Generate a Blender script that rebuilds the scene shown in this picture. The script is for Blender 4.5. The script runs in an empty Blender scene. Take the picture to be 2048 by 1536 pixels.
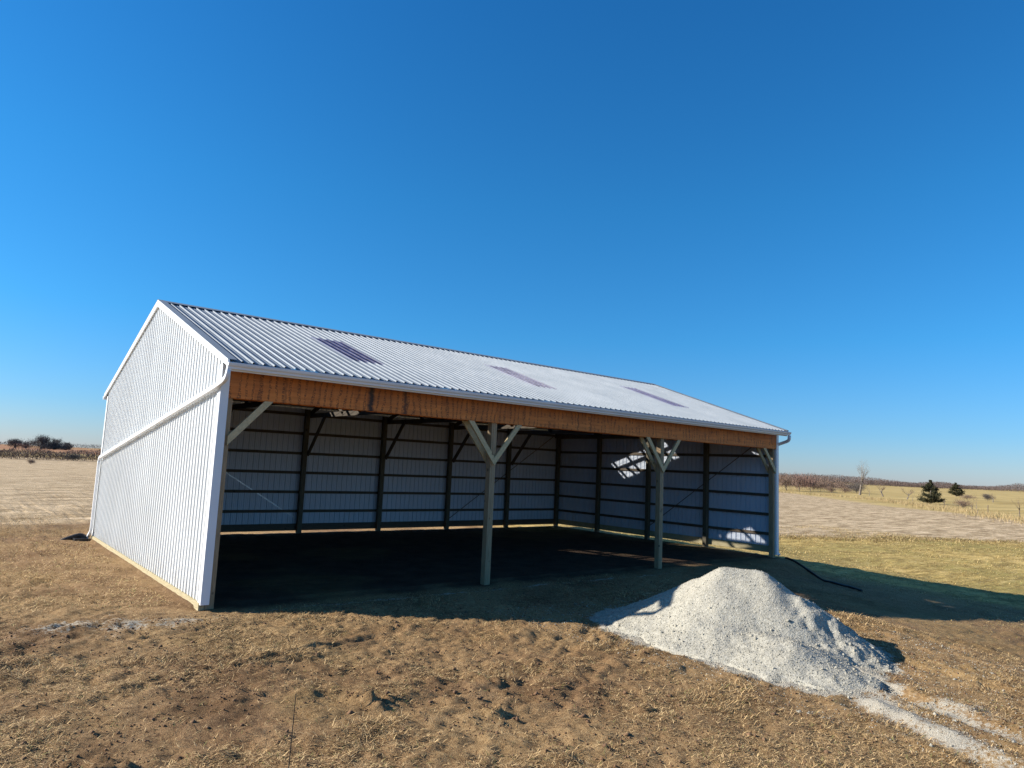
import bpy, bmesh, math, random
import numpy as np
from mathutils import Vector, Matrix

R = math.radians
scene = bpy.context.scene
C = scene.collection
LEN, DEP = 14.63, 8.62           # shed length (X) and depth (Y)
HE, SL, OV = 3.348, 0.3384, 0.326  # roof height at the eave edge, slope, eave overhang
PITCH = 0.1524                   # rib spacing of the steel panels

def roof_z(y):
    return HE + SL*(y+OV) if y <= DEP/2 else HE + SL*(DEP+OV-y)

# ------------------------------------------------------------------ numpy noise
def _hash(ix, iy, seed):
    n = (ix.astype(np.int64)*374761393 + iy.astype(np.int64)*668265263 + seed*982451653) & 0xffffffff
    n = ((n ^ (n >> 13))*1274126177) & 0xffffffff
    n = (n ^ (n >> 16)) & 0xffffffff
    return n/4294967295.0
def vnoise(x, y, seed=0):
    x = np.asarray(x, float); y = np.asarray(y, float)
    ix = np.floor(x); iy = np.floor(y); fx = x-ix; fy = y-iy
    fx = fx*fx*fx*(fx*(fx*6-15)+10); fy = fy*fy*fy*(fy*(fy*6-15)+10)
    a = _hash(ix, iy, seed); b = _hash(ix+1, iy, seed); c = _hash(ix, iy+1, seed); d = _hash(ix+1, iy+1, seed)
    return (a*(1-fx)+b*fx)*(1-fy) + (c*(1-fx)+d*fx)*fy
def fbm(x, y, seed=0, octs=4, gain=.5):
    s = 0; a = 1; t = 0
    for o in range(octs):
        s = s + a*vnoise(x*(2**o)+o*17.3, y*(2**o)-o*9.1, seed+o); t += a; a *= gain
    return s/t
def sstep(a, b, x):
    t = np.clip((x-a)/(b-a), 0, 1); return t*t*(3-2*t)

# ------------------------------------------------------------------ terrain
def base_ground(x, y):
    x = np.asarray(x, float); y = np.asarray(y, float)
    dx = np.maximum(np.maximum(-x, x-LEN), 0); dy = np.maximum(np.maximum(-y, y-DEP), 0)
    d = np.hypot(dx, dy)
    zA = -1.3*sstep(14, 150, d)
    zR = np.maximum(-1.3, .965-.09*x+.05*y)
    k = .12
    z = -np.log(np.exp(-(zA)/k)+np.exp(-(zR)/k))*k + k*math.log(2)*np.exp(-((zA-zR)/k)**2)
    z = np.minimum(z, 0)
    pad = 1-sstep(.15, 1.4, d)
    z = z*(1-pad)
    z = z + (fbm(x/38., y/38., 5, 3)-.5)*.5*sstep(25, 120, d)
    return z
def detail(x, y):
    inside = ((x > -.05) & (x < LEN+.1) & (y > .2) & (y < DEP+.1))
    near = 1-sstep(14, 45, np.hypot(x-3, y+2))
    a = (fbm(x/1.6, y/1.6, 11, 3)-.5)*.10
    b = (fbm(x*4.2, y*4.2, 21, 3)-.5)
    c = np.maximum(0, fbm(x*2.1, y*2.1, 33, 3, .6)-.56)*.30      # clods
    e = (vnoise(x*15, y*15, 45)-.5)*.030+(vnoise(x*8.3, y*8.3, 47)-.5)*.026
    rut = np.zeros_like(x)
    for (ax, ay, bx, by, w, dp) in RUTS:
        L2 = (bx-ax)**2+(by-ay)**2
        t = np.clip(((x-ax)*(bx-ax)+(y-ay)*(by-ay))/L2, 0, 1)
        dd = np.hypot(x-ax-t*(bx-ax), y-ay-t*(by-ay))
        rut -= dp*np.exp(-(dd/w)**2)*(.6+.8*vnoise(x*5, y*5, 77))
        rut += dp*.5*np.exp(-((dd-w*1.9)/w/.7)**2)*(.3+vnoise(x*6, y*6, 78))
    for (px, py, rr, hh) in CLODS:
        dd = np.hypot(x-px, y-py)*(1+1.3*(vnoise(x*13, y*13, 91)-.5))
        rut += hh*.8*np.exp(-(dd/rr)**4)*(.4+1.2*vnoise(x*22, y*22, 93))
    q = a*.7 + (b*.05 + c*.45 + e)*(.45+.75*vnoise(x/2.3, y/2.3, 61)) + rut
    z = np.where(inside, .25*q+.01, q)
    # shallow strip along the sides so the ground stays below the boards
    dxl = np.maximum(np.maximum(-x, x-LEN), 0); dyl = np.maximum(np.maximum(-y, y-DEP), 0)
    e2 = np.hypot(dxl, dyl)
    kk = (1-sstep(.1, 1.3, e2))*(~inside); z = z*(1-.5*kk)-.03*kk
    return z*near
RUTS = [(4.1, -3.4, 1.7, -4.75, .07, .022), (3.9, -4.0, 1.4, -5.5, .07, .022), (-2.4, -3.2, -.3, -5.6, .09, .02), (6.3, -6.2, 5.6, -8.8, .12, .025), (3.3, -3.6, 2.3, -4.3, .04, .022), (3.9, -3.6, 3.3, -4.3, .04, .02), (5.0, -6.4, 4.2, -8.6, .12, .05), (4.0, -6.9, 3.3, -8.9, .12, .05),
        (-.4, -2.9, 1.3, -2.4, .06, .04), (-2.6, 1.2, -1.2, 3.4, .08, .03), (-3.5, 9.8, .5, 10.3, .10, .06)]
CLODS = [(.08, -4.45, .09, .07), (.17, -4.60, .06, .06), (1.35, -4.62, .12, .07), (2.65, -4.3, .06, .05), (1.1, -3.1, .06, .05),
         (-1.0, -1.3, .05, .05), (.9, -5.3, .07, .05), (3.6, -4.15, .06, .05), (3.55, -4.75, .08, .06), (2.05, -5.9, .07, .04), (-1.5, -5.4, .10, .06),
         (-1.9, -4.6, .12, .06), (5.9, -7.3, .07, .05), (6.6, -7.0, .05, .05)]
def ground(x, y):
    return base_ground(x, y)+detail(np.asarray(x, float), np.asarray(y, float))
def gz(x, y):
    return float(ground(np.array([x]), np.array([y]))[0])

# ------------------------------------------------------------------ pile height
def pile_h(x, y):
    def cone(cx, cy, h, slope, tail=.18, ax=0., ay=0.):
        # distance to a short crest segment
        L2 = ax*ax+ay*ay+1e-9
        t = np.clip(((x-cx)*ax+(y-cy)*ay)/L2, 0, 1)
        d = np.hypot(x-cx-t*ax, y-cy-t*ay)
        r = h/slope
        k = np.sqrt(d*d+.10**2)-.10
        z = h-slope*k
        return np.where(z > tail, z, tail*np.exp((z-tail)/tail*.9)-.02+.16*(z-tail))
    wob = (fbm(x*1.3, y*1.3, 301, 3)-.5)*.5
    X = x+wob*.35; Y = y+wob*.3
    def cn(cx, cy, h, slope, tail=.18, ax=0., ay=0.):
        nonlocal x, y
        sx, sy = x, y; x, y = X, Y
        r = cone(cx, cy, h, slope, tail, ax, ay); x, y = sx, sy
        return r
    hs = [cn(5.36, -4.56, .91, .80, .20, .24, -.36),
          cn(5.26, -4.25, .70, .66, .12, .03, .05),
          cn(5.66, -5.15, .66, .72, .10, .05, -.22),
          cn(5.12, -3.82, .33, .38, .05, .06, .20),
          cn(5.12, -4.10, .52, .50, .08, .08, .15),
          cn(4.75, -4.70, .38, .46, .05, .05, -.25),
          cn(4.78, -5.45, .30, .40, .05, .0, -.35),
          cn(5.64, -5.52, .42, .62, .06, .03, -.22),
          cn(5.52, -5.78, .25, .56, .03, .03, -.14),
          cn(4.75, -6.00, .14, .24, .04, -.05, -.30)]
    h = np.full_like(x, -9.)
    k = .022
    acc = np.zeros_like(x)
    for q in hs: acc += np.exp(q/k)
    h = np.log(acc)*k
    rough = (fbm(x*7, y*7, 311, 3)-.5)
    low = 1-sstep(.2, .7, h)
    lump = sstep(.0, .6, 1-np.hypot((x-5.75)/.75, (y+5.95)/.75))
    h = h + rough*(.018+.02*low+.10*lump) + (vnoise(x*24, y*24, 313)-.5)*.008
    h = h - .030
    return h

# ------------------------------------------------------------------ materials
def new_mat(name):
    m = bpy.data.materials.new(name); m.use_nodes = True
    nt = m.node_tree; b = nt.nodes['Principled BSDF']
    return m, nt, b
def N(nt, t, **kw):
    n = nt.nodes.new(t)
    for k, v in kw.items():
        if k in n.inputs: n.inputs[k].default_value = v
        else: setattr(n, k, v)
    return n
def link(nt, a, b): nt.links.new(a, b)
def ramp(nt, fac, stops):
    r = nt.nodes.new('ShaderNodeValToRGB')
    el = r.color_ramp.elements
    while len(el) < len(stops): el.new(.5)
    for e, (p, c) in zip(el, stops):
        e.position = p; e.color = (*c, 1) if len(c) == 3 else c
    if fac is not None: nt.links.new(fac, r.inputs[0])
    return r
def mixc(nt, fac, a, b, mode='MIX'):
    m = nt.nodes.new('ShaderNodeMix'); m.data_type = 'RGBA'; m.blend_type = mode
    for s, v in ((0, fac), (6, a), (7, b)):
        if hasattr(v, 'links'): nt.links.new(v, m.inputs[s])
        elif isinstance(v, (int, float)): m.inputs[s].default_value = v
        else: m.inputs[s].default_value = (*v, 1)
    return m.outputs[2]
def noise(nt, vec, scale, detail=4, rough=.55, dim='3D'):
    n = nt.nodes.new('ShaderNodeTexNoise'); n.inputs['Scale'].default_value = scale
    n.inputs['Detail'].default_value = detail; n.inputs['Roughness'].default_value = rough
    if vec is not None: nt.links.new(vec, n.inputs['Vector'])
    return n.outputs['Fac']
def mapping(nt, scale=(1, 1, 1), rot=(0, 0, 0), coord='Object'):
    tc = nt.nodes.new('ShaderNodeTexCoord'); mp = nt.nodes.new('ShaderNodeMapping')
    mp.inputs['Scale'].default_value = scale; mp.inputs['Rotation'].default_value = rot
    nt.links.new(tc.outputs[coord], mp.inputs[0]); return mp.outputs[0]
def bump(nt, b, h, strength=.4, dist=.01):
    n = nt.nodes.new('ShaderNodeBump'); n.inputs['Strength'].default_value = strength; n.inputs['Distance'].default_value = dist
    nt.links.new(h, n.inputs['Height']); nt.links.new(n.outputs[0], b.inputs['Normal']); return n
def math_n(nt, op, a, b=0.):
    n = nt.nodes.new('ShaderNodeMath'); n.operation = op
    for i, v in enumerate((a, b)):
        if hasattr(v, 'links'): nt.links.new(v, n.inputs[i])
        else: n.inputs[i].default_value = v
    return n.outputs[0]

def mat_simple(name, col, rough=.6, metal=0., var=.15, scale=3., bmp=0., stretch=(1, 1, 1), spec=.5):
    m, nt, b = new_mat(name)
    v = mapping(nt, stretch)
    f = noise(nt, v, scale, 5)
    r = ramp(nt, f, [(.3, tuple(c*(1-var) for c in col)), (.7, tuple(min(1, c*(1+var)) for c in col))])
    link(nt, r.outputs[0], b.inputs['Base Color'])
    b.inputs['Roughness'].default_value = rough; b.inputs['Metallic'].default_value = metal
    b.inputs['Specular IOR Level'].default_value = spec
    if bmp: bump(nt, b, noise(nt, v, scale*8, 3), bmp, .004)
    return m

M = {}
M['white_steel'] = mat_simple('white_painted_steel', (.74, .755, .745), .38, 0, .05, .8)
def shade_backer(m, col):
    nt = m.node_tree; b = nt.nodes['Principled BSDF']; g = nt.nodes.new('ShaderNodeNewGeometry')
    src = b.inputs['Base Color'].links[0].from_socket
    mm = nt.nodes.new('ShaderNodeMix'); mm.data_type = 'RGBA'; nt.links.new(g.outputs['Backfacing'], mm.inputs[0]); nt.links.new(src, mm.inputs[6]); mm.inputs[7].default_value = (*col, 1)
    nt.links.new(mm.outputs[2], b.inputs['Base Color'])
M['white_trim'] = mat_simple('white_trim', (.76, .775, .79), .35, 0, .04, 2)
nt = M['white_steel'].node_tree; b = nt.nodes['Principled BSDF']; src = b.inputs['Base Color'].links[0].from_socket
tcx = nt.nodes.new('ShaderNodeTexCoord'); sx_ = nt.nodes.new('ShaderNodeSeparateXYZ'); nt.links.new(tcx.outputs['Object'], sx_.inputs[0])
wn = nt.nodes.new('ShaderNodeTexWhiteNoise'); wn.noise_dimensions = '1D'
nt.links.new(math_n(nt, 'FLOOR', math_n(nt, 'MULTIPLY', math_n(nt, 'ADD', sx_.outputs[1], sx_.outputs[0]), 1/.9144)), wn.inputs['W'])
c_ = mixc(nt, math_n(nt, 'MULTIPLY', wn.outputs['Value'], .10), src, (.60, .62, .62))
mud = math_n(nt, 'MULTIPLY', ramp(nt, sx_.outputs[2], [(.06, (1, 1, 1)), (.45, (0, 0, 0))]).outputs[0], ramp(nt, noise(nt, mapping(nt, (6, 6, 2.5)), 2.5, 6, .75), [(.48, (0, 0, 0)), (.68, (.55,)*3)]).outputs[0])
c_ = mixc(nt, mud, c_, (.34, .24, .15))
nt.links.new(c_, b.inputs['Base Color'])
# bright metallic coated roof steel
m, nt, b = new_mat('zinc_coated_steel')
v = mapping(nt, (1, 1, 1))
f = noise(nt, v, 1.2, 4)
link(nt, ramp(nt, f, [(.3, (.215, .25, .29)), (.7, (.275, .31, .35))]).outputs[0], b.inputs['Base Color'])
b.inputs['Metallic'].default_value = .0; b.inputs['Specular IOR Level'].default_value = .22
link(nt, ramp(nt, noise(nt, v, 6, 4), [(.3, (.55,)*3), (.7, (.70,)*3)]).outputs[0], b.inputs['Roughness'])
M['roof'] = m
# translucent skylight panel
m = bpy.data.materials.new('clear_skylight_panel'); m.use_nodes = True; nt = m.node_tree
for n in list(nt.nodes): nt.nodes.remove(n)
out = nt.nodes.new('ShaderNodeOutputMaterial')
tr = nt.nodes.new('ShaderNodeBsdfTransparent'); tr.inputs[0].default_value = (.86, .88, .90, 1)
pr = nt.nodes.new('ShaderNodeBsdfPrincipled'); pr.inputs['Base Color'].default_value = (.05, .06, .24, 1); pr.inputs['Roughness'].default_value = .35
mx = nt.nodes.new('ShaderNodeMixShader')
v = mapping(nt, (1, 1, 1)); rr = ramp(nt, noise(nt, v, 5, 4), [(.35, (.22,)*3), (.7, (.42,)*3)])
nt.links.new(rr.outputs[0], mx.inputs[0]); nt.links.new(tr.outputs[0], mx.inputs[1]); nt.links.new(pr.outputs[0], mx.inputs[2])
nt.links.new(mx.outputs[0], out.inputs[0]); M['skylight'] = m
# timbers
def wood(name, c1, c2, knots=.0, axis_scale=(1, 1, 1), rough=.75):
    m, nt, b = new_mat(name)
    v = mapping(nt, axis_scale)
    f = noise(nt, v, 9, 6, .6)
    r = ramp(nt, f, [(.3, c1), (.7, c2)])
    col = r.outputs[0]
    vo = nt.nodes.new('ShaderNodeTexVoronoi'); vo.inputs['Scale'].default_value = 4.6
    v2 = mapping(nt, (1, 1, 1)); nt.links.new(v2, vo.inputs['Vector'])
    k = ramp(nt, vo.outputs['Distance'], [(.09, (1, 1, 1)), (.16, (0, 0, 0))])
    col = mixc(nt, math_n(nt, 'MULTIPLY', k.outputs[0], knots), col, (c1[0]*.25, c1[1]*.22, c1[2]*.2))
    link(nt, col, b.inputs['Base Color']); b.inputs['Roughness'].default_value = rough
    bump(nt, b, f, .3, .003)
    return m
M['post'] = wood('treated_post_wood', (.27, .18, .095), (.42, .305, .18), .8, (5, 5, .5))
M['brace'] = wood('pale_brace_wood', (.44, .34, .18), (.60, .48, .27), .9, (2, 5, 2))
M['girt'] = wood('girt_wood', (.075, .055, .036), (.125, .094, .062), .6, (.6, .6, 6))
M['skirt'] = wood('yellow_skirt_board', (.34, .28, .15), (.50, .42, .25), .5, (.7, .7, 6))
# header: orange beam with rows of dark vertical marks
m, nt, b = new_mat('orange_header_wood')
tc = nt.nodes.new('ShaderNodeTexCoord'); sep = nt.nodes.new('ShaderNodeSeparateXYZ'); link(nt, tc.outputs['Object'], sep.inputs[0])
base = ramp(nt, noise(nt, mapping(nt, (.5, 1, 7)), 3, 5), [(.3, (.54, .15, .024)), (.7, (.82, .27, .052))]).outputs[0]
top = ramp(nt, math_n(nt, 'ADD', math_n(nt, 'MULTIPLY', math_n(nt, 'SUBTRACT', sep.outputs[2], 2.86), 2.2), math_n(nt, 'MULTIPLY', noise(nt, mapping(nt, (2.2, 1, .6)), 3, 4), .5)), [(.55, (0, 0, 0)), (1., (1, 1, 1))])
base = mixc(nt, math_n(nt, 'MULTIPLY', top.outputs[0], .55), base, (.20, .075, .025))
# plank-like vertical bands
cell = nt.nodes.new('ShaderNodeTexWhiteNoise'); cell.noise_dimensions = '1D'
link(nt, math_n(nt, 'FLOOR', math_n(nt, 'MULTIPLY', sep.outputs[0], 9.)), cell.inputs['W'])
base = mixc(nt, .22, base, mixc(nt, cell.outputs['Value'], (.30, .08, .015), (.80, .26, .05)))
# dashes
fx = math_n(nt, 'FRACT', math_n(nt, 'ADD', math_n(nt, 'MULTIPLY', sep.outputs[0], 9.), math_n(nt, 'MULTIPLY', noise(nt, mapping(nt, (1.7, 1, .8)), 1.6, 3), 2.6)))
line = math_n(nt, 'LESS_THAN', fx, .34)
dash = math_n(nt, 'GREATER_THAN', noise(nt, mapping(nt, (13, 1, 42)), 2.2, 3), .50)
dens = ramp(nt, math_n(nt, 'MULTIPLY', sep.outputs[0], 1/14.63), [(0., (.95,)*3), (.34, (1,)*3), (.40, (.45,)*3), (1., (.32,)*3)])
gate = math_n(nt, 'GREATER_THAN', math_n(nt, 'ADD', noise(nt, mapping(nt, (1.6, 1, 3.)), 2.5, 3), math_n(nt, 'MULTIPLY', dens.outputs[0], .35)), .62)
mk = math_n(nt, 'MULTIPLY', math_n(nt, 'MULTIPLY', line, dash), gate)
base = mixc(nt, math_n(nt, 'MULTIPLY', mk, .72), base, (.055, .022, .010))
# three dark weather stains
for sx, w, a in ((2.30, .07, .95), (2.93, .05, .8), (6.97, .03, .6), (.9, .03, .4), (7.35, .02, .5)):
    dd = math_n(nt, 'ABSOLUTE', math_n(nt, 'SUBTRACT', math_n(nt, 'ADD', sep.outputs[0], math_n(nt, 'MULTIPLY', math_n(nt, 'SUBTRACT', noise(nt, mapping(nt, (1, 1, 9)), 2, 4), .5), .12)), sx))
    st = ramp(nt, math_n(nt, 'DIVIDE', dd, w), [(.25, (1, 1, 1)), (1., (0, 0, 0))])
    base = mixc(nt, math_n(nt, 'MULTIPLY', st.outputs[0], a), base, (.030, .018, .012))
link(nt, base, b.inputs['Base Color']); b.inputs['Roughness'].default_value = .7
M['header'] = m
M['black_plastic'] = mat_simple('black_plastic', (.010, .009, .009), .45, 0, .3, 8)
M['strap'] = mat_simple('galvanised_strap', (.62, .66, .72), .35, .5, .1, 5)
M['dark_wire'] = mat_simple('dark_wire', (.02, .016, .014), .6)
M['screw'] = mat_simple('grey_screw', (.30, .31, .32), .5, .3)

# gravel
m, nt, b = new_mat('pale_crushed_stone')
v = mapping(nt)
f1 = noise(nt, v, 1.4, 5); f2 = noise(nt, v, 95, 3, .7)
c = mixc(nt, ramp(nt, f1, [(.3, (0, 0, 0)), (.7, (1, 1, 1))]).outputs[0], (.34, .32, .265), (.43, .41, .345))
c = mixc(nt, ramp(nt, f2, [(.36, (1, 1, 1)), (.50, (0, 0, 0))]).outputs[0], c, (.24, .225, .185))
c = mixc(nt, ramp(nt, noise(nt, v, 60, 2), [(.60, (0, 0, 0)), (.72, (1, 1, 1))]).outputs[0], c, (.74, .70, .60))
vc = nt.nodes.new('ShaderNodeTexVoronoi'); vc.inputs['Scale'].default_value = 48; link(nt, v, vc.inputs['Vector'])
hsep = nt.nodes.new('ShaderNodeSeparateColor'); link(nt, vc.outputs['Color'], hsep.inputs[0])
c = mixc(nt, .45, c, ramp(nt, hsep.outputs[0], [(0., (.24, .225, .18)), (.4, (.39, .365, .30)), (1., (.54, .51, .43))]).outputs[0])
link(nt, c, b.inputs['Base Color']); b.inputs['Roughness'].default_value = .9
b.inputs['Specular IOR Level'].default_value = .2
vo = nt.nodes.new('ShaderNodeTexVoronoi'); vo.inputs['Scale'].default_value = 48; link(nt, v, vo.inputs['Vector'])
bump(nt, b, mixc(nt, .5, vo.outputs['Distance'], f2), .65, .015)
M['gravel'] = m

# ground
m, nt, b = new_mat('field_ground')
v = mapping(nt)
def attr(nm):
    a = nt.nodes.new('ShaderNodeAttribute'); a.attribute_name = nm; s = nt.nodes.new('ShaderNodeSeparateColor'); link(nt, a.outputs['Color'], s.inputs[0])
    return s.outputs[0], s.outputs[1], s.outputs[2]
zr, zg, zb = attr('zone_a'); yr, yg, yb = attr('zone_b')
n_big = noise(nt, v, .35, 5); n_mid = noise(nt, v, 2.2, 6, .6); n_fine = noise(nt, v, 26, 6, .7); n_vf = noise(nt, v, 110, 3, .7)
soil = ramp(nt, n_mid, [(.25, (.085, .042, .021)), (.5, (.185, .100, .052)), (.8, (.36, .22, .125))]).outputs[0]
soil = mixc(nt, ramp(nt, n_fine, [(.35, (1, 1, 1)), (.5, (0, 0, 0))]).outputs[0], soil, (.105, .060, .036))
straw = ramp(nt, n_fine, [(.25, (.17, .10, .045)), (.5, (.40, .265, .125)), (.75, (.58, .43, .23))]).outputs[0]
sf = math_n(nt, 'ADD', math_n(nt, 'MULTIPLY', n_big, .5), math_n(nt, 'MULTIPLY', n_vf, .6))
nearc = mixc(nt, ramp(nt, sf, [(.44, (.12,)*3), (.64, (.85,)*3)]).outputs[0], soil, straw)
damp = ramp(nt, noise(nt, v, .75, 6, .65), [(.36, (1, 1, 1)), (.50, (0, 0, 0))]).outputs[0]
nearc = mixc(nt, math_n(nt, 'MULTIPLY', damp, .45), nearc, (.085, .042, .020))
# bare pad under the roof, its soil colour darkened to stand in for shade
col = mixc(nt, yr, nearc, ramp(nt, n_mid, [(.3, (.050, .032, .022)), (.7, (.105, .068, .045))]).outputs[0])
# yard grass: olive gold, stretched
vs = mapping(nt, (.35, 1.6, 1), (0, 0, R(-24)))
g1 = noise(nt, vs, 2.6, 7, .65)
yard = ramp(nt, g1, [(.28, (.32, .225, .075)), (.48, (.58, .41, .14)), (.72, (.78, .57, .24))]).outputs[0]
yard = mixc(nt, ramp(nt, noise(nt, v, .12, 4), [(.45, (0, 0, 0)), (.65, (.7,)*3)]).outputs[0], yard, (.27, .235, .075))
yard = mixc(nt, ramp(nt, noise(nt, mapping(nt, (1, 2., 1), (0, 0, R(-24))), .7, 9, .85), [(.42, (.75,)*3), (.55, (0, 0, 0))]).outputs[0], yard, (.20, .14, .05))
col = mixc(nt, zg, col, yard)
# stubble: pale, streaky
vt = mapping(nt, (.22, 2.3, 1), (0, 0, R(-20)))
s1 = noise(nt, vt, 1.3, 8, .7)
stub = ramp(nt, s1, [(.30, (.30, .205, .115)), (.46, (.56, .42, .26)), (.66, (.78, .60, .39))]).outputs[0]
stub = mixc(nt, ramp(nt, noise(nt, mapping(nt, (1, 2.2, 1), (0, 0, R(-20))), .55, 9, .85), [(.42, (.9,)*3), (.55, (0, 0, 0))]).outputs[0], stub, (.24, .165, .085))
col = mixc(nt, zb, col, stub)
past = ramp(nt, noise(nt, v, .06, 5), [(.3, (.42, .30, .11)), (.6, (.58, .43, .18)), (.8, (.42, .32, .13))]).outputs[0]
past = mixc(nt, ramp(nt, noise(nt, mapping(nt, (.02, .2, 1), (0, 0, R(-12))), 2, 4), [(.4, (0, 0, 0)), (.6, (.45,)*3)]).outputs[0], past, (.27, .20, .085))
col = mixc(nt, yg, col, past)
col = mixc(nt, yb, col, ramp(nt, noise(nt, mapping(nt, (.03, .3, 1)), 1, 4), [(.3, (.27, .13, .065)), (.7, (.42, .22, .115))]).outputs[0])
gr = mixc(nt, ramp(nt, n_vf, [(.4, (0, 0, 0)), (.6, (1, 1, 1))]).outputs[0], (.36, .32, .25), (.55, .505, .42))
gm = ramp(nt, math_n(nt, 'ADD', zr, math_n(nt, 'ADD', math_n(nt, 'MULTIPLY', math_n(nt, 'SUBTRACT', n_fine, .5), 1.8), math_n(nt, 'MULTIPLY', math_n(nt, 'SUBTRACT', n_mid, .5), 1.2))), [(.35, (0, 0, 0)), (.62, (1, 1, 1))]).outputs[0]
gm = math_n(nt, 'MULTIPLY', gm, math_n(nt, 'GREATER_THAN', zr, .03))
col = mixc(nt, gm, col, gr)
link(nt, col, b.inputs['Base Color']); b.inputs['Roughness'].default_value = .95; b.inputs['Specular IOR Level'].default_value = .1
bump(nt, b, mixc(nt, .4, mixc(nt, .5, n_fine, n_vf), g1), .9, .05)
M['ground'] = m

def attr_color_mat(name, rough=.8, trans=0.):
    m, nt, b = new_mat(name)
    a = nt.nodes.new('ShaderNodeAttribute'); a.attribute_name = 'tint'
    f = noise(nt, mapping(nt), 30, 2)
    c = mixc(nt, .25, a.outputs['Color'], mixc(nt, f, (.10, .06, .03), (.62, .50, .30)), 'MULTIPLY')
    link(nt, a.outputs['Color'], b.inputs['Base Color'])
    b.inputs['Roughness'].default_value = rough; b.inputs['Specular IOR Level'].default_value = .25
    return m
M['straw'] = attr_color_mat('dry_grass_blades')
M['leaf'] = attr_color_mat('foliage_faces')
M['bark'] = mat_simple('grey_bark', (.20, .165, .135), .9, 0, .3, 4, .3)
M['bark_pale'] = mat_simple('pale_bark', (.36, .32, .28), .9, 0, .2, 4, .3)
M['twig'] = mat_simple('brown_twigs', (.20, .135, .10), .9, 0, .35, .7)
M['twig_red'] = mat_simple('reddish_twigs', (.22, .135, .105), .9, 0, .35, .7)
M['twig_dark'] = mat_simple('dark_twigs', (.11, .092, .082), .9, 0, .3, .5)
M['wood_far'] = mat_simple('far_wood_twigs', (.135, .098, .085), .9, 0, .2, .02)
M['old_post_backlit_strap'] = mat_simple('weathered_post_backlit_strap', (.16, .12, .09), .9)  # weathered fence posts; also the painted backlit darkness of two straps

# ------------------------------------------------------------------ object helpers
def tag(o, label=None, cat=None, group=None, kind=None):
    if label: o['label'] = label
    if cat: o['category'] = cat
    if group: o['group'] = group
    if kind: o['kind'] = kind
    return o
def empty(name, loc=(0, 0, 0)):
    o = bpy.data.objects.new(name, None); C.objects.link(o); o.location = loc; o.empty_display_size = .2; return o
def mesh_obj(name, verts, faces, mats, parent=None, fmat=None, smooth=False):
    me = bpy.data.meshes.new(name); me.from_pydata(verts, [], faces); 
    for mm in (mats if isinstance(mats, (list, tuple)) else [mats]): me.materials.append(mm)
    if fmat is not None: me.polygons.foreach_set('material_index', fmat)
    if smooth: me.polygons.foreach_set('use_smooth', [True]*len(me.polygons))
    me.update()
    o = bpy.data.objects.new(name, me); C.objects.link(o)
    if parent: o.parent = parent
    return o
def np_mesh(name, V, F, mat, parent=None, smooth=False, attrs=None):
    """V (n,3) float, F (m,k) int, attrs {name: (n,4)}"""
    me = bpy.data.meshes.new(name)
    V = np.asarray(V, np.float32); F = np.asarray(F, np.int32); k = F.shape[1]
    me.vertices.add(len(V)); me.vertices.foreach_set('co', V.ravel())
    me.loops.add(F.size); me.loops.foreach_set('vertex_index', F.ravel())
    me.polygons.add(len(F)); me.polygons.foreach_set('loop_start', np.arange(0, F.size, k, dtype=np.int32))
    try: me.polygons.foreach_set('loop_total', np.full(len(F), k, np.int32))
    except Exception: pass
    if smooth: me.polygons.foreach_set('use_smooth', np.ones(len(F), bool))
    me.materials.append(mat)
    me.update(calc_edges=True)
    for nm, a in (attrs or {}).items():
        at = me.attributes.new(nm, 'FLOAT_COLOR', 'POINT'); at.data.foreach_set('color', np.asarray(a, np.float32).ravel())
    o = bpy.data.objects.new(name, me); C.objects.link(o)
    if parent: o.parent = parent
    return o
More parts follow.
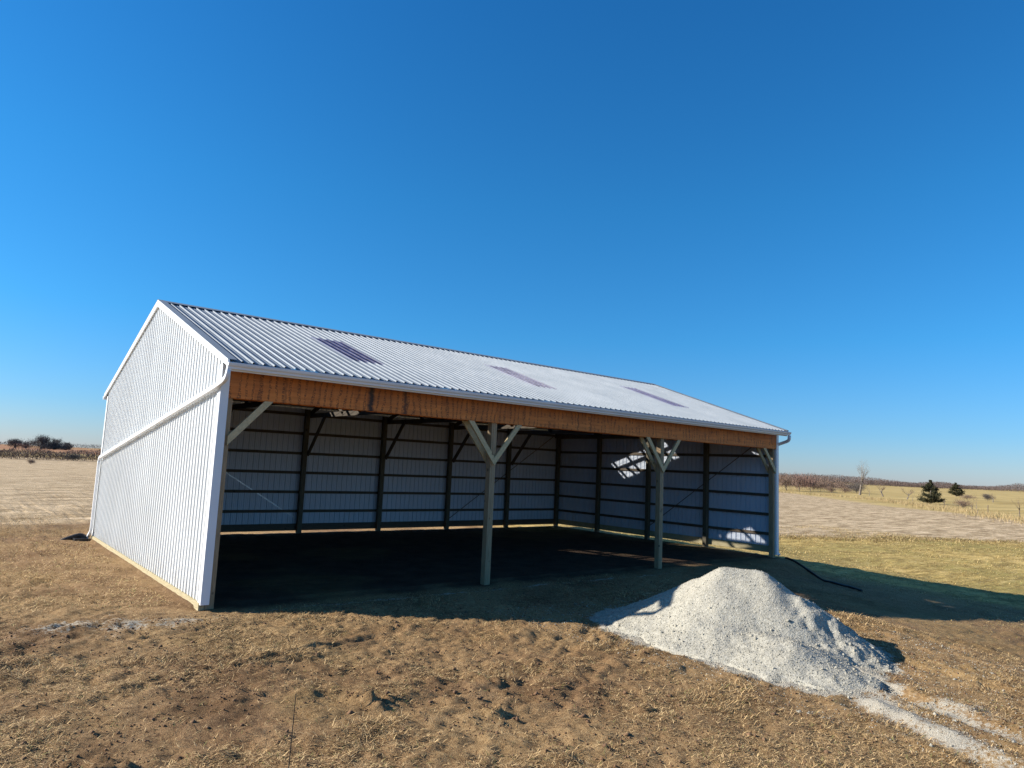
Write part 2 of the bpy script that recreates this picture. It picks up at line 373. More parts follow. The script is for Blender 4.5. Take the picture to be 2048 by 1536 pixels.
class MB:
    def __init__(s): s.v = []; s.f = []; s.m = []
    def box(s, a, b, mi=0):
        x0, y0, z0 = a; x1, y1, z1 = b; n = len(s.v)
        s.v += [(x0, y0, z0), (x1, y0, z0), (x1, y1, z0), (x0, y1, z0), (x0, y0, z1), (x1, y0, z1), (x1, y1, z1), (x0, y1, z1)]
        s.f += [tuple(n+i for i in q) for q in ((0, 3, 2, 1), (4, 5, 6, 7), (0, 1, 5, 4), (1, 2, 6, 5), (2, 3, 7, 6), (3, 0, 4, 7))]; s.m += [mi]*6; return s
    def prism(s, poly, axis, a, b, mi=0):
        """poly of 2D points extruded along axis 'x' (poly=(y,z)), 'y' (poly=(x,z)) or 'z' (poly=(x,y))"""
        def P(p, t): return {'x': (t, p[0], p[1]), 'y': (p[0], t, p[1]), 'z': (p[0], p[1], t)}[axis]
        n = len(s.v); k = len(poly)
        s.v += [P(p, a) for p in poly]+[P(p, b) for p in poly]
        s.f += [tuple(n+i for i in range(k))[::-1], tuple(n+k+i for i in range(k))]; s.m += [mi]*2
        for i in range(k):
            j = (i+1) % k; s.f.append((n+i, n+j, n+k+j, n+k+i)); s.m.append(mi)
        return s
    def bar(s, p, q, w, h, up=(0, 0, 1), mi=0):
        p, q, up = Vector(p), Vector(q), Vector(up); d = (q-p).normalized(); sd = d.cross(up).normalized(); u = sd.cross(d)
        n = len(s.v)
        for c in (p, q):
            for a, b_ in ((-1, -1), (1, -1), (1, 1), (-1, 1)):
                s.v.append(tuple(c+sd*(a*w/2)+u*(b_*h/2)))
        s.f += [tuple(n+i for i in t) for t in ((0, 1, 2, 3), (7, 6, 5, 4), (0, 4, 5, 1), (1, 5, 6, 2), (2, 6, 7, 3), (3, 7, 4, 0))]; s.m += [mi]*6; return s
    def tube(s, pts, rad, k=10, mi=0, sq=None, caps=True):
        """tube through pts; sq=(w,h) makes a rounded-rectangular section"""
        n0 = len(s.v); pts = [Vector(p) for p in pts]; rad = rad if isinstance(rad, (list, tuple)) else [rad]*len(pts)
        ref = Vector((0, 0, 1)); 
        for i, p in enumerate(pts):
            d = ((pts[min(i+1, len(pts)-1)]-pts[max(i-1, 0)])).normalized()
            r = ref if abs(d.dot(ref)) < .95 else Vector((1, 0, 0))
            if sq: r = Vector((1, 0, 0)) if abs(d.x) < .9 else Vector((0, 1, 0))
            a = (r-d*r.dot(d)).normalized(); b_ = d.cross(a)
            for j in range(k):
                t = 2*math.pi*(j+.5)/k; cs, sn = math.cos(t), math.sin(t)
                if sq:
                    e = .35; cs = math.copysign(abs(cs)**e, cs)*sq[0]/2; sn = math.copysign(abs(sn)**e, sn)*sq[1]/2
                    s.v.append(tuple(p+a*cs+b_*sn))
                else: s.v.append(tuple(p+a*(cs*rad[i])+b_*(sn*rad[i])))
        for i in range(len(pts)-1):
            for j in range(k):
                q = (j+1) % k; s.f.append((n0+i*k+j, n0+i*k+q, n0+(i+1)*k+q, n0+(i+1)*k+j)); s.m.append(mi)
        if caps:
            s.f += [tuple(n0+j for j in range(k))[::-1], tuple(n0+(len(pts)-1)*k+j for j in range(k))]; s.m += [mi]*2
        return s
    def build(s, name, mats, parent=None, smooth=False):
        return mesh_obj(name, s.v, s.f, mats, parent, s.m, smooth)

# ------------------------------------------------------------------ ground sheet
def axis(fine0, fine1, step, lo, hi, grow, cap):
    a = list(np.arange(fine0, fine1+1e-6, step)); s = step
    while a[-1] < hi:
        s = min(s*grow, cap(a[-1])); a.append(a[-1]+s)
    s = step; bq = []; x = fine0
    while x > lo:
        s = min(s*grow, cap(x)); x -= s; bq.append(x)
    return np.array(bq[::-1]+a)
capf = lambda x: max(.6, abs(x)*.045)
xs = axis(-4.5, 8.0, .036, -3500, 3500, 1.035, capf)
ys = axis(-9.6, 1.0, .036, -400, 3500, 1.035, capf)
GX, GY = np.meshgrid(xs, ys)
GZ = ground(GX, GY)
far = np.hypot(GX, GY); GZ = GZ-np.maximum(0, far-2500)*.004
x, y = GX, GY
wob = (fbm(x/9., y/9., 401, 4)-.5)
def above(x, y, pts):
    """signed distance-like: y above a polyline"""
    px = [p[0] for p in pts]; py = [p[1] for p in pts]
    return y-np.interp(x, px, py)
d1 = above(x, y, [(-60, 11), (-20, 12), (-1, 12.5), (14, 18), (35.4, 11.5), (51.2, 4), (100, -19), (300, -110)]) + wob*3.0
stub = sstep(-.8, .8, d1)
# the stubble ends along the grassy fence row on the right
d2 = above(x, y, [(-60, 900), (30, 260), (110, 112), (151, 76)] if False else [(-400, 230), (60, 215), (95, 24), (96, 24)])
edge = (y-12-(x-82)*.927)          # beyond the line on the right when negative side
right_beyond = sstep(-1.2, 1.2, -(edge)+wob*3)*0
e1 = ((x-82)*.927-(y-12))*.733       # positive to the right of the field edge
past = sstep(0, 2.5, e1+wob*3)
past = np.maximum(past, sstep(205, 215, y+wob*20))
verge = past*0
yard = (1-stub)*sstep(14.5, 18.5, x+.35*y+(fbm(x/2.5, y/2.5, 411, 3)-.5)*4)
# left yard keeps a few grass-tinted patches
yard = np.maximum(yard, (1-stub)*.12*sstep(.55, .72, fbm(x/2.2, y/2.2, 417, 3)))
red = sstep(330, 380, y)*sstep(300, 260, x)*sstep(.35, .5, fbm(x/150., y/150., 431, 2)+.12)*1.0
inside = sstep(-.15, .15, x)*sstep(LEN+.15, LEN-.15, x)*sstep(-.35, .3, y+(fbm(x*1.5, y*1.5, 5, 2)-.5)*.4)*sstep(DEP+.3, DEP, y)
# crushed-stone dust on the ground
def seg(ax, ay, bx, by):
    L2 = (bx-ax)**2+(by-ay)**2; t = np.clip(((x-ax)*(bx-ax)+(y-ay)*(by-ay))/L2, 0, 1)
    return np.hypot(x-ax-t*(bx-ax), y-ay-t*(by-ay)), t
gravel = np.zeros_like(x)
for (ax, ay, bx, by, w, a) in ((5.0, -6.0, 4.3, -8.4, .19, .68), (4.1, -7.25, 3.3, -8.9, .21, .66), (4.75, -6.1, 4.35, -7.0, .35, .60), (4.9, -7.4, 4.6, -8.6, .22, .55), (4.2, -6.9, 3.5, -8.7, .30, .62),
                              (.3, -.42, 10.5, -.62, .05, .60), (-1.6, -.45, -.35, -.75, .44, .48), (-1.1, -.75, .1, -.5, .12, .35)):
    dd, t = seg(ax, ay, bx, by)
    gravel = np.maximum(gravel, a*np.exp(-(dd/w)**2)*(.55+.7*vnoise(x*3, y*3, 501)))
ph = pile_h(x, y)
gravel = np.maximum(gravel, .9*sstep(-.055, -.005, ph)*((x > 3) & (x < 9) & (y > -9) & (y < -1)))
red_ = red
za = np.stack([gravel, yard, stub, np.ones_like(x)], -1).reshape(-1, 4)
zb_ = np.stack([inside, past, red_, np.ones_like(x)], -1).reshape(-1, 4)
nx, ny = len(xs), len(ys)
idx = np.arange(nx*ny).reshape(ny, nx)
F = np.stack([idx[:-1, :-1], idx[:-1, 1:], idx[1:, 1:], idx[1:, :-1]], -1).reshape(-1, 4)
g = np_mesh('ground', np.stack([GX, GY, GZ], -1).reshape(-1, 3), F, M['ground'], smooth=True, attrs={'zone_a': za, 'zone_b': zb_})
tag(g, kind='structure')

# ------------------------------------------------------------------ gravel pile
px = np.arange(3.0, 8.6, .024); py = np.arange(-8.2, -1.6, .024)
PX, PY = np.meshgrid(px, py); PH = pile_h(PX, PY); PZ = ground(PX, PY)
edgen = (fbm(PX*5, PY*5, 521, 3)-.5)*.03
keep = (PH+edgen) > .0
Z = base_ground(PX, PY)+np.maximum(PH, -.03)
Z = np.maximum(Z, np.where(PH > .05, PZ+.004, -9))
n2 = len(px); idx = np.arange(PX.size).reshape(PX.shape)
F = np.stack([idx[:-1, :-1], idx[:-1, 1:], idx[1:, 1:], idx[1:, :-1]], -1).reshape(-1, 4)
kf = keep.ravel()[F].any(1); F = F[kf]
used = np.unique(F); remap = -np.ones(PX.size, int); remap[used] = np.arange(len(used))
Vp = np.stack([PX, PY, Z], -1).reshape(-1, 3)[used]; F = remap[F]
# rim sinks into the soil
hp = PH.ravel()[used]; Vp[:, 2] = np.where(hp < 0.0, Vp[:, 2]-.02, Vp[:, 2])
pile = np_mesh('gravel_pile', Vp, F, M['gravel'], smooth=True)
tag(pile, 'large mound of pale grey crushed stone in front of the open shed', 'gravel pile')
rng = np.random.default_rng(5)
def stones(name, pos, size, mat, parent=None):
    n = len(pos)
    base = np.array([(1, 0, 0), (-1, 0, 0), (0, 1, 0), (0, -1, 0), (0, 0, 1), (0, 0, -1)], float)
    fc = np.array([(0, 2, 4), (2, 1, 4), (1, 3, 4), (3, 0, 4), (2, 0, 5), (1, 2, 5), (3, 1, 5), (0, 3, 5)])
    V = base[None]*(size[:, None, None]*rng.uniform(.55, 1.1, (n, 6, 1)))+rng.normal(0, .18, (n, 6, 3))*size[:, None, None]
    V = V*np.array([1, 1, .75])+pos[:, None, :]
    Fx = (fc[None]+np.arange(n)[:, None, None]*6).reshape(-1, 3)
    return np_mesh(name, V.reshape(-1, 3), Fx, mat, parent)
# loose stones on and around the pile (too many to count)
n = 60000
sx = rng.uniform(3.3, 8.2, n); sy = rng.uniform(-8.9, -2.0, n); h = pile_h(sx, sy)
low = 1-sstep(.05, .6, h); pr = np.where(h > -.03, .30+.4*low, np.where(h > -.14, .12, .004))
track = np.minimum(np.abs(sx-(5.0+(sy+6.2)*.318))/.22, np.abs(sx-(4.1+(sy+7.25)*.485))/.22)
pr = np.maximum(pr, np.where((sy < -6.2) & (track < 1.5), .22, 0))
k = rng.random(n) < pr; sx, sy, h = sx[k], sy[k], h[k]
sz = np.maximum(base_ground(sx, sy)+h, ground(sx, sy)); size = rng.uniform(.004, .012, len(sx))*(1+1.6*(rng.random(len(sx)) < .02*(h < .45)))
st = stones('loose_stones', np.stack([sx, sy, sz+.002], -1), size, M['gravel'])
tag(st, 'small loose stones scattered over the gravel mound and along the wheel tracks', 'loose stones', kind='stuff')

n = 26
sx = rng.uniform(4.0, 6.6, n*12); sy = rng.uniform(-6.8, -3.2, n*12); h = pile_h(sx, sy); k = (h > .03) & (h < .42); sx, sy, h = sx[k][:n], sy[k][:n], h[k][:n]
cl = stones('stone_lumps', np.stack([sx, sy, base_ground(sx, sy)+h+.006], -1), rng.uniform(.014, .034, len(sx)), M['gravel'])
tag(cl, 'fist-sized caked lumps sitting on the lower slopes of the gravel mound', 'stone lumps', kind='stuff')
# ------------------------------------------------------------------ dry grass litter
def blades(name, X, Y, length, width, pitch, tint, label, zoff=0.):
    n = len(X); az = rng.uniform(0, 2*math.pi, n); Zg = ground(X, Y)+zoff
    d = np.stack([np.cos(az)*np.cos(pitch), np.sin(az)*np.cos(pitch), np.sin(pitch)], -1)
    sd = np.stack([-np.sin(az), np.cos(az), np.zeros(n)], -1)
    P = np.stack([X, Y, Zg], -1)
    bend = rng.normal(0, .22, (n, 1))*sd
    a = P-sd*width[:, None]/2; b_ = P+sd*width[:, None]/2
    mid = P+(d+bend)*length[:, None]*.55+np.array([0, 0, 1.])*(length*.10)[:, None]
    c = mid+sd*width[:, None]*.42; e = mid-sd*width[:, None]*.42
    t = P+(d+bend*2.2)*length[:, None]
    V = np.stack([a, b_, c, e, t], 1).reshape(-1, 3)
    i = np.arange(n)*5
    F = np.concatenate([np.stack([i, i+1, i+2], -1), np.stack([i, i+2, i+3], -1), np.stack([i+3, i+2, i+4], -1)])
    T = np.repeat(np.concatenate([tint, np.ones((n, 1))], 1), 5, axis=0)
    o = np_mesh(name, V, F, M['straw'], attrs={'tint': T}); tag(o, label, 'dry grass', kind='stuff'); return o
def tints(n, lo=(.09, .042, .016), hi=(.90, .63, .31), green=.04):
    t = rng.random((n, 1))**1.5; c = np.array(lo)*(1-t)+np.array(hi)*t
    k = rng.random(n) < green; c[k] = np.array([.22, .22, .07])*rng.uniform(.6, 1.3, (k.sum(), 1)); return c
def excl(X, Y):
    inb = (X > -.12) & (X < LEN+.1) & (Y > -.1) & (Y < DEP+.1)
    ph = pile_h(X, Y); onp = (ph > -.03) & (X > 3) & (X < 9) & (Y < -1.5)
    tr = np.minimum(np.abs(X-(5.0+(Y+6.2)*.318))/.16, np.abs(X-(4.1+(Y+7.25)*.485))/.16)
    return ~(inb | onp | ((Y < -6.1) & (tr < 1)))
n = 680000
X = rng.uniform(-4.6, 8.5, n); Y = rng.uniform(-9.2, .5, n)
dens = .10+1.15*sstep(.42, .66, .6*fbm(X/1.3, Y/1.3, 601, 3)+.4*fbm(X*2.2, Y*2.2, 607, 3)+.05*sstep(-3, -7, Y))
dens *= .45+.55*sstep(-1.5, -5.5, Y)
dust = np.exp(-(np.hypot((X+1.0)/1.0, (Y+.5)/.4))**2); dens *= 1-.85*dust
k = (rng.random(n) < dens) & excl(X, Y); X, Y = X[k], Y[k]; n = len(X)
tall = sstep(.50, .72, fbm(X/1.0, Y/1.0, 613, 3))
ln = rng.uniform(.020, .068, n)*(1+.6*tall); pit = np.abs(rng.normal(.03, .17, n))*(1+.9*tall)
blades('dry_grass', X, Y, ln, rng.uniform(.0024, .0056, n), np.clip(pit, 0, 1.2), tints(n), 'short flattened dry grass and straw litter over the brown soil')
n = 60000
X = rng.uniform(-9, 30, n); Y = rng.uniform(-7, 22, n)
k = (((X < -.3) | (X > LEN+.6) | (Y < -.3)) & (rng.random(n) < .15+.9*sstep(.45, .6, fbm(X/2., Y/2., 631, 3)))) & ~((X > -4.6) & (X < 8.5) & (Y < .5)); X, Y = X[k], Y[k]
k = excl(X, Y); X, Y = X[k], Y[k]; n = len(X)
blades('dry_grass', X, Y, rng.uniform(.03, .08, n), rng.uniform(.005, .010, n), np.abs(rng.normal(.2, .3, n)), tints(n, (.20, .14, .06), (.55, .43, .20), .1), 'sparse dry grass tufts on the yard beyond and beside the shed')
n = 150000
X = rng.uniform(-10, -.2, n); Y = rng.uniform(-1.5, 15, n)
k = (rng.random(n) < (.12+.9*sstep(.42, .6, fbm(X/1.6, Y/1.1, 651, 4)))*(1-.6*sstep(9, 15, Y))) & ~((X > -4.6) & (Y < .5)); X, Y = X[k], Y[k]
k = excl(X, Y) & (np.hypot((X+1.0)/1.1, (Y+.5)/.5) > 1); X, Y = X[k], Y[k]; n = len(X)
blades('dry_grass', X, Y, rng.uniform(.025, .07, n), rng.uniform(.004, .008, n), np.abs(rng.normal(.15, .3, n)), tints(n), 'dense short dry litter on the brown ground left of the shed')
n = 60000
X = rng.uniform(13, 75, n); Ym = np.interp(X, [14, 35.4, 51.2, 100], [18, 11.5, 4, -19]); Y = Ym+rng.normal(0, 1.0, n)+(fbm(X/4, X*0, 661, 3)-.5)*3.5-.4
k = rng.random(n) < .15+1.2*sstep(.42, .62, fbm(X/1.8, Y/.9, 663, 3)); X, Y = X[k], Y[k]; n = len(X)
blades('dry_grass', X, Y, rng.uniform(.06, .17, n), rng.uniform(.010, .024, n), np.abs(rng.normal(.5, .4, n)), tints(n, (.16, .10, .04), (.62, .47, .22), .1), 'ragged dry grass margin between the right yard and the stubble field')
n = 110000
X = rng.uniform(10, 48, n); Y = rng.uniform(-12, 16, n)
k = (rng.random(n) < .1+1.0*sstep(.42, .62, fbm(X/1.9, Y/1.0, 673, 4))) & ((X > LEN+1) | (Y < -4.5)); X, Y = X[k], Y[k]; n = len(X)
blades('dry_grass', X, Y, rng.uniform(.04, .12, n)*np.clip(np.hypot(X+3, Y+10)/34, .3, 1), rng.uniform(.010, .022, n)*np.clip(np.hypot(X+3, Y+10)/34, .3, 1), np.abs(rng.normal(.2, .3, n)), tints(n, (.24, .16, .055), (.84, .62, .27), .10), 'short golden grass blades over the right yard')
# a few crumbs of soil
n = 22000
X = rng.uniform(-4.4, 8.2, n); Y = rng.uniform(-9., -.3, n); k = (rng.random(n) < .2+.9*sstep(.5, .65, fbm(X*1.1, Y*1.1, 641, 3))) & excl(X, Y); X, Y = X[k], Y[k]
M['clod'] = mat_simple('brown_soil_crumbs', (.17, .095, .050), .95, 0, .3, 20)
so = stones('soil_crumbs', np.stack([X, Y, ground(X, Y)+.004], -1), rng.uniform(.005, .016, len(X))*(1+1.3*(rng.random(len(X)) < .05)), M['clod'])
tag(so, 'crumbs of brown soil strewn over the churned ground', 'soil crumbs', kind='stuff')

# ------------------------------------------------------------------ THE SHED
shed = empty('pole_shed', (0, 0, 0))
tag(shed, 'long open-fronted white metal pole shed with pale ribbed roof and orange header beam', 'shed')
def profile(n, h=.022, minor=.0035):
    pts = []
    for i in range(n):
        u = i*PITCH
        pts += [(u-.018, 0), (u-.010, h), (u+.010, h), (u+.018, 0)]
        for c in (.055, .098): pts += [(u+c-.008, 0), (u+c-.003, minor), (u+c+.003, minor), (u+c+.008, 0)]
    pts.append((n*PITCH-.018, 0)); return pts
def sheet(name, pts, lo, hi, mat, parent=shed, u0=None, u1=None, flip=False):
    P = [(u, h) for u, h in pts]
    if u0 is not None: P = [(min(max(u, u0), u1), h) for u, h in P]
    V = [lo(u, h) for u, h in P]+[hi(u, h) for u, h in P]; k = len(P)
    return mesh_obj(name, V, [(i, i+1, k+i+1, k+i)[::-1 if flip else 1] for i in range(k-1)], mat, parent)
# walls: left gable, right gable, back
ng = int(DEP/PITCH)+1
pg = profile(ng, .016)
gl = sheet('gable_wall', pg, lambda u, h: (-h-.002, min(max(u, 0), DEP), .075), lambda u, h: (-h-.002, min(max(u, 0), DEP), roof_z(min(max(u, 0), DEP))-.03), M['white_steel'], flip=True)
gl['label'] = 'sunlit white ribbed gable wall'
grw = sheet('gable_wall', profile(ng, .026), lambda u, h: (LEN+h+.002, min(max(u, 0), DEP), .12), lambda u, h: (LEN+h+.002, min(max(u, 0), DEP), roof_z(min(max(u, 0), DEP))-.03), M['white_steel'])
grw['label'] = 'shaded white ribbed gable wall at the far end'
pb = profile(96)
bw = sheet('back_wall', pb, lambda u, h: (min(max(u, 0), LEN), DEP+h+.002, .09), lambda u, h: (min(max(u, 0), LEN), DEP+h+.002, roof_z(DEP)-.03), M['white_steel'], flip=True)
# screws on the sunlit gable
mb = MB()
for r_, zz in enumerate((.2, .58, 1.09, 1.62, 2.16, 2.73, 3.3, 3.9, 4.4)):
    for i in range(0, ng):
        yy = i*PITCH+.034
        if yy < DEP-.1 and zz < roof_z(yy)-.25: mb.box((-.012, yy-.008, zz-.008), (-.0021, yy+.008, zz+.008))
sc_ = mb.build('panel_screw', M['screw'], shed); sc_['kind'] = 'stuff'
# skirt boards
MB().box((.0, .0, -.10), (.038, DEP, .135)).build('skirt_board', M['skirt'], shed)
MB().box((-.036, -.002, -.14), (-.0035, DEP+.02, .072)).build('skirt_board', M['skirt'], shed)
MB().box((.0, DEP-.04, .075), (LEN, DEP-.002, .26)).build('skirt_board', M['girt'], shed)
MB().box((LEN-.04, .0, .09), (LEN-.002, DEP-.042, .26)).build('skirt_board', M['skirt'], shed)
# girts
for z in (.60, 1.12, 1.65, 2.18, 2.73, 3.26):
    MB().box((.05, DEP-.042, z-.037), (LEN-.05, DEP-.004, z+.037)).build('girt', M['girt'], shed)
for z in (.58, 1.10, 1.62, 2.15, 2.67, 3.2, 3.8, 4.4):
    def yr_(z): return (max(.05, (z+.2-HE)/SL-OV), min(DEP-.045, DEP+OV-(z+.2-HE)/SL))
    a, b_ = yr_(z)
    MB().box((LEN-.042, a, z-.037), (LEN-.004, b_, z+.037)).build('girt', M['girt'], shed)
    MB().box((.004, a, z-.045), (.042, b_, z+.045)).build('girt', M['girt'], shed)
# posts: three plies
def post(x0, y0, top, name='post', mat=M['post'], w=.122, bot=-.35):
    mb = MB()
    for k_ in range(3):
        e = (.0, .003, .0)[k_]
        mb.box((x0+k_*w/3+.0008, y0-e, bot), (x0+(k_+1)*w/3-.0008, y0+w-e, top-.004*k_))
    return mb.build(name, mat, shed)
for x0 in (LEN/3-.065, 2*LEN/3-.065): post(x0, .0, 3.30)
post(.0385+.005, .0, 3.36); post(LEN-.167, .0, 3.36)
M['shade_dark_post'] = wood('shade_dark_post_wood', (.085, .07, .045), (.15, .125, .08), .8, (5, 5, .5))  # post wood darkened to stand in for the shade inside the shed
for i in range(1, 6): post(i*LEN/6-.067, DEP-.178, 3.40, mat=M['shade_dark_post'])
post(.045, DEP-.178, 3.40, mat=M['shade_dark_post']); post(LEN-.18, DEP-.178, 3.40, mat=M['shade_dark_post'])
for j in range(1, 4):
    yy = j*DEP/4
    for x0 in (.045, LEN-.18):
        post(x0, yy-.067, roof_z(yy)-.32, mat=M['shade_dark_post'])
# header beams: outer and inner, in pieces butted together
cuts = [.045, 4.878, 9.755, LEN-.045]
for a, b_ in zip(cuts[:-1], cuts[1:]):
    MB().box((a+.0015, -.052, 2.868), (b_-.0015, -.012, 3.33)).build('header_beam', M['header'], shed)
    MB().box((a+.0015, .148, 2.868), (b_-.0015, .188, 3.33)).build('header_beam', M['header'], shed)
# knee braces in the plane of the front
def vbrace(p, q, y0, y1):
    """board in the XZ plane from p(x,z) foot to q(x,z) head, head cut level, foot cut plumb"""
    (x0, z0), (x1, z1) = p, q; w = .092; L_ = math.hypot(x1-x0, z1-z0); ux, uz = (x1-x0)/L_, (z1-z0)/L_
    sx = 1 if x1 > x0 else -1
    hw = w/abs(uz)     # horizontal width at the level cut
    vw = w/abs(ux)     # vertical height at the plumb cut
    poly = [(x0, z0), (x0, z0+vw), (x1-sx*hw*.0, z1)] 
    A = (x0, z0); B = (x0, z0+vw)
    # outer edge from A, inner edge from B, both along (ux,uz) up to z1
    tA = (z1-A[1])/uz; tB = (z1-B[1])/uz
    poly = [A, (A[0]+ux*tA, z1), (B[0]+ux*tB, z1), B]
    return MB().prism(poly, 'y', y0, y1)
for xc in (LEN/3, 2*LEN/3):
    for sgn in (-1, 1):
        for y0, y1 in ((-.047, -.006), (.150, .186))[:2 if sgn < 0 else 1]:
            vbrace((xc+sgn*.001, 2.09), (xc+sgn*.62, 2.866), y0, y1).build('knee_brace', M['brace'], shed)
for xc, sgn in ((.13, 1), (LEN-.10, -1)):
    for y0, y1 in ((-.047, -.006), (.150, .186))[:2 if sgn < 0 else 1]:
        vbrace((xc, 2.20), (xc+sgn*.6, 2.866), y0, y1).build('knee_brace', M['brace'], shed)
# roof framing
NRM = math.hypot(1, SL)
for i in range(7):
    xc = (.19 if i == 0 else LEN-.19 if i == 6 else i*LEN/6+.09)
    mb = MB(); w = .038
    def ch(y0, z0, y1, z1, h=.12): mb.bar((xc, y0, z0), (xc, y1, z1), w, h, up=(0, 0, 1))
    off = .20
    ch(.0, roof_z(.0)-off, DEP/2, roof_z(DEP/2)-off); ch(DEP, roof_z(DEP)-off, DEP/2, roof_z(DEP/2)-off)
    ch(.0, 3.235, DEP, 3.235, .12)
    for (ya, yb) in ((DEP*.5, DEP*.36), (DEP*.36, DEP*.25), (DEP*.25, DEP*.16)):
        ch(ya, 3.24 if ya < DEP*.4 else roof_z(ya)-off, yb, (roof_z(yb)-off) if ya < DEP*.4 else 3.24, .085)
        ch(DEP-ya, 3.24 if ya < DEP*.4 else roof_z(ya)-off, DEP-yb, (roof_z(yb)-off) if ya < DEP*.4 else 3.24, .085)
    mb.build('roof_truss', M['girt'], shed)
    if 0 < i < 6:
        MB().bar((xc-.045, DEP-.22, 2.15), (xc-.045, DEP-1.18, 3.22), .036, .11).build('knee_brace', M['girt'], shed)
for sgn in (0, 1):
    for k_ in range(8):
        y0 = -.27+k_*.615; y0 = min(y0, DEP/2-.12); yy = y0 if sgn == 0 else DEP-y0
        zt = roof_z(yy)-.008
        MB().box((.0, yy-.02, zt-.10), (LEN, yy+.02, zt-.012)).build('purlin', M['girt'], shed)
# roof sheets with clear panels let in
def slope_pt(side, u, y, h):
    nrm = Vector((0, -SL if side == 0 else SL, 1)).normalized()
    return tuple(Vector((u, y, roof_z(y)))+nrm*h)
XA, XB = -.02, LEN+.02
SK = {0: [(16, 20), (44, 48), (75, 79)], 1: [(23, 28), (52, 56), (76, 81)]}
SY = {0: (1.02, 2.80), 1: (DEP-3.02, DEP-.80)}
for side in (0, 1):
    ye, yr2 = (-OV, DEP/2) if side == 0 else (DEP+OV, DEP/2)
    ya, yb = SY[side] if side == 0 else SY[side][::-1]
    V = []; Fc = []
    P = profile(96)
    P = [(XA, 0)]+[p for p in P if XA < p[0] < XB]+[(XB, 0)]
    rows = [ye, ya, yb, yr2]
    for yy in rows: V += [slope_pt(side, u, yy if yy != DEP/2 else DEP/2-(1e-6 if side == 0 else -1e-6), h) for u, h in P]
    k = len(P)
    def in_sk(u): return any(a*PITCH-.001 <= u <= b__*PITCH+.001 for a, b__ in SK[side])
    for r_ in range(3):
        for i in range(k-1):
            um = (P[i][0]+P[i+1][0])/2
            if r_ == 1 and in_sk(um): continue
            Fc.append((r_*k+i, r_*k+i+1, (r_+1)*k+i+1, (r_+1)*k+i))
    ro = mesh_obj('roof_panel', V, Fc, M['roof'], shed)
    for a, b__ in SK[side]:
        Q = [(u, h) for u, h in profile(97) if a*PITCH-.03 < u < b__*PITCH+.03]
        V2 = [slope_pt(side, u, ya+(.05 if ya > yb else -.05), h+.003) for u, h in Q]+[slope_pt(side, u, yb+(-.05 if ya > yb else .05), h+.003) for u, h in Q]; kk = len(Q)
        mesh_obj('skylight_panel', V2, [(i, i+1, kk+i+1, kk+i) for i in range(kk-1)], M['skylight'], shed)
# ridge cap
mb = MB()
zr_ = roof_z(DEP/2)
for s_ in (-1, 1):
    y0 = DEP/2; y1 = DEP/2+s_*.17
    mb.prism([(y0, zr_+.032), (y1, zr_+.032-.17*SL), (y1, zr_+.024-.17*SL), (y0, zr_+.024)][::s_], 'x', XA-.03, XB+.03)
mb.build('ridge_cap', M['roof'], shed)
# rake trims: white face and a flange lapping the roof
for xf, sx in ((-.0, -1), (LEN, 1)):
    for s_ in (-1, 1):
        yE = -OV-.01 if s_ < 0 else DEP+OV+.01
        zE = roof_z(yE); yM = DEP/2
        mb = MB()
        fa, fb = xf+sx*.024, xf+sx*.050
        n0 = len(mb.v)
        face = [(yE, zE+.028), (yM, zr_+.028), (yM, zr_-.100), (yE, zE-.070)]
        mb.prism(face if s_ > 0 else face[::-1], 'x', min(fa, fb), max(fa, fb), 0)
        top = [(yE, zE+.034), (yM, zr_+.034), (yM, zr_+.0285), (yE, zE+.0285)]
        x0, x1 = sorted((xf+sx*.052, xf-sx*.075))
        mb.prism(top, 'x', x0, x1, 1)
        mb.build('rake_trim', [M['white_trim'], M['roof']], shed)
# corner trims
def ctrim(x0, sx, y0, sy, top):
    mb = MB()
    mb.box((min(x0, x0-sx*.0)-.001 if sx > 0 else x0-.0, 0, 0), (x0, 0, 0)) if False else None
    a, b_ = sorted((x0+sx*.024, x0+sx*.029)); c, d = sorted((y0+sy*.012, y0-sy*.10))
    mb.box((a, c, .06), (b_, d, top))
    a2, b2 = sorted((x0+sx*.029, x0-sx*.10)); c2, d2 = sorted((y0+sy*.012, y0+sy*.0165))
    mb.box((a2, c2, .06), (b2, d2, top))
    return mb.build('corner_trim', M['white_trim'], shed)
def ctrim2(x0, sx):      # front corners, wraps to the post
    mb = MB()
    a, b_ = sorted((x0+sx*.024, x0+sx*.029)); mb.box((a, -.060, .05), (b_, .075, 3.33))
    a, b_ = sorted((x0+sx*.0238, x0-sx*.085)); mb.box((a, -.060, .05), (b_, -.0535, 3.33))
    a, b_ = sorted((x0-sx*.079, x0-sx*.085)); mb.box((a, -.0533, .05), (b_, -.004, 2.86))
    return mb.build('corner_trim', M['white_trim'], shed)
ctrim2(0, -1); ctrim2(LEN, 1)
ctrim(0, -1, DEP+.012, 1, 3.3); ctrim(LEN, 1, DEP+.012, 1, 3.3)
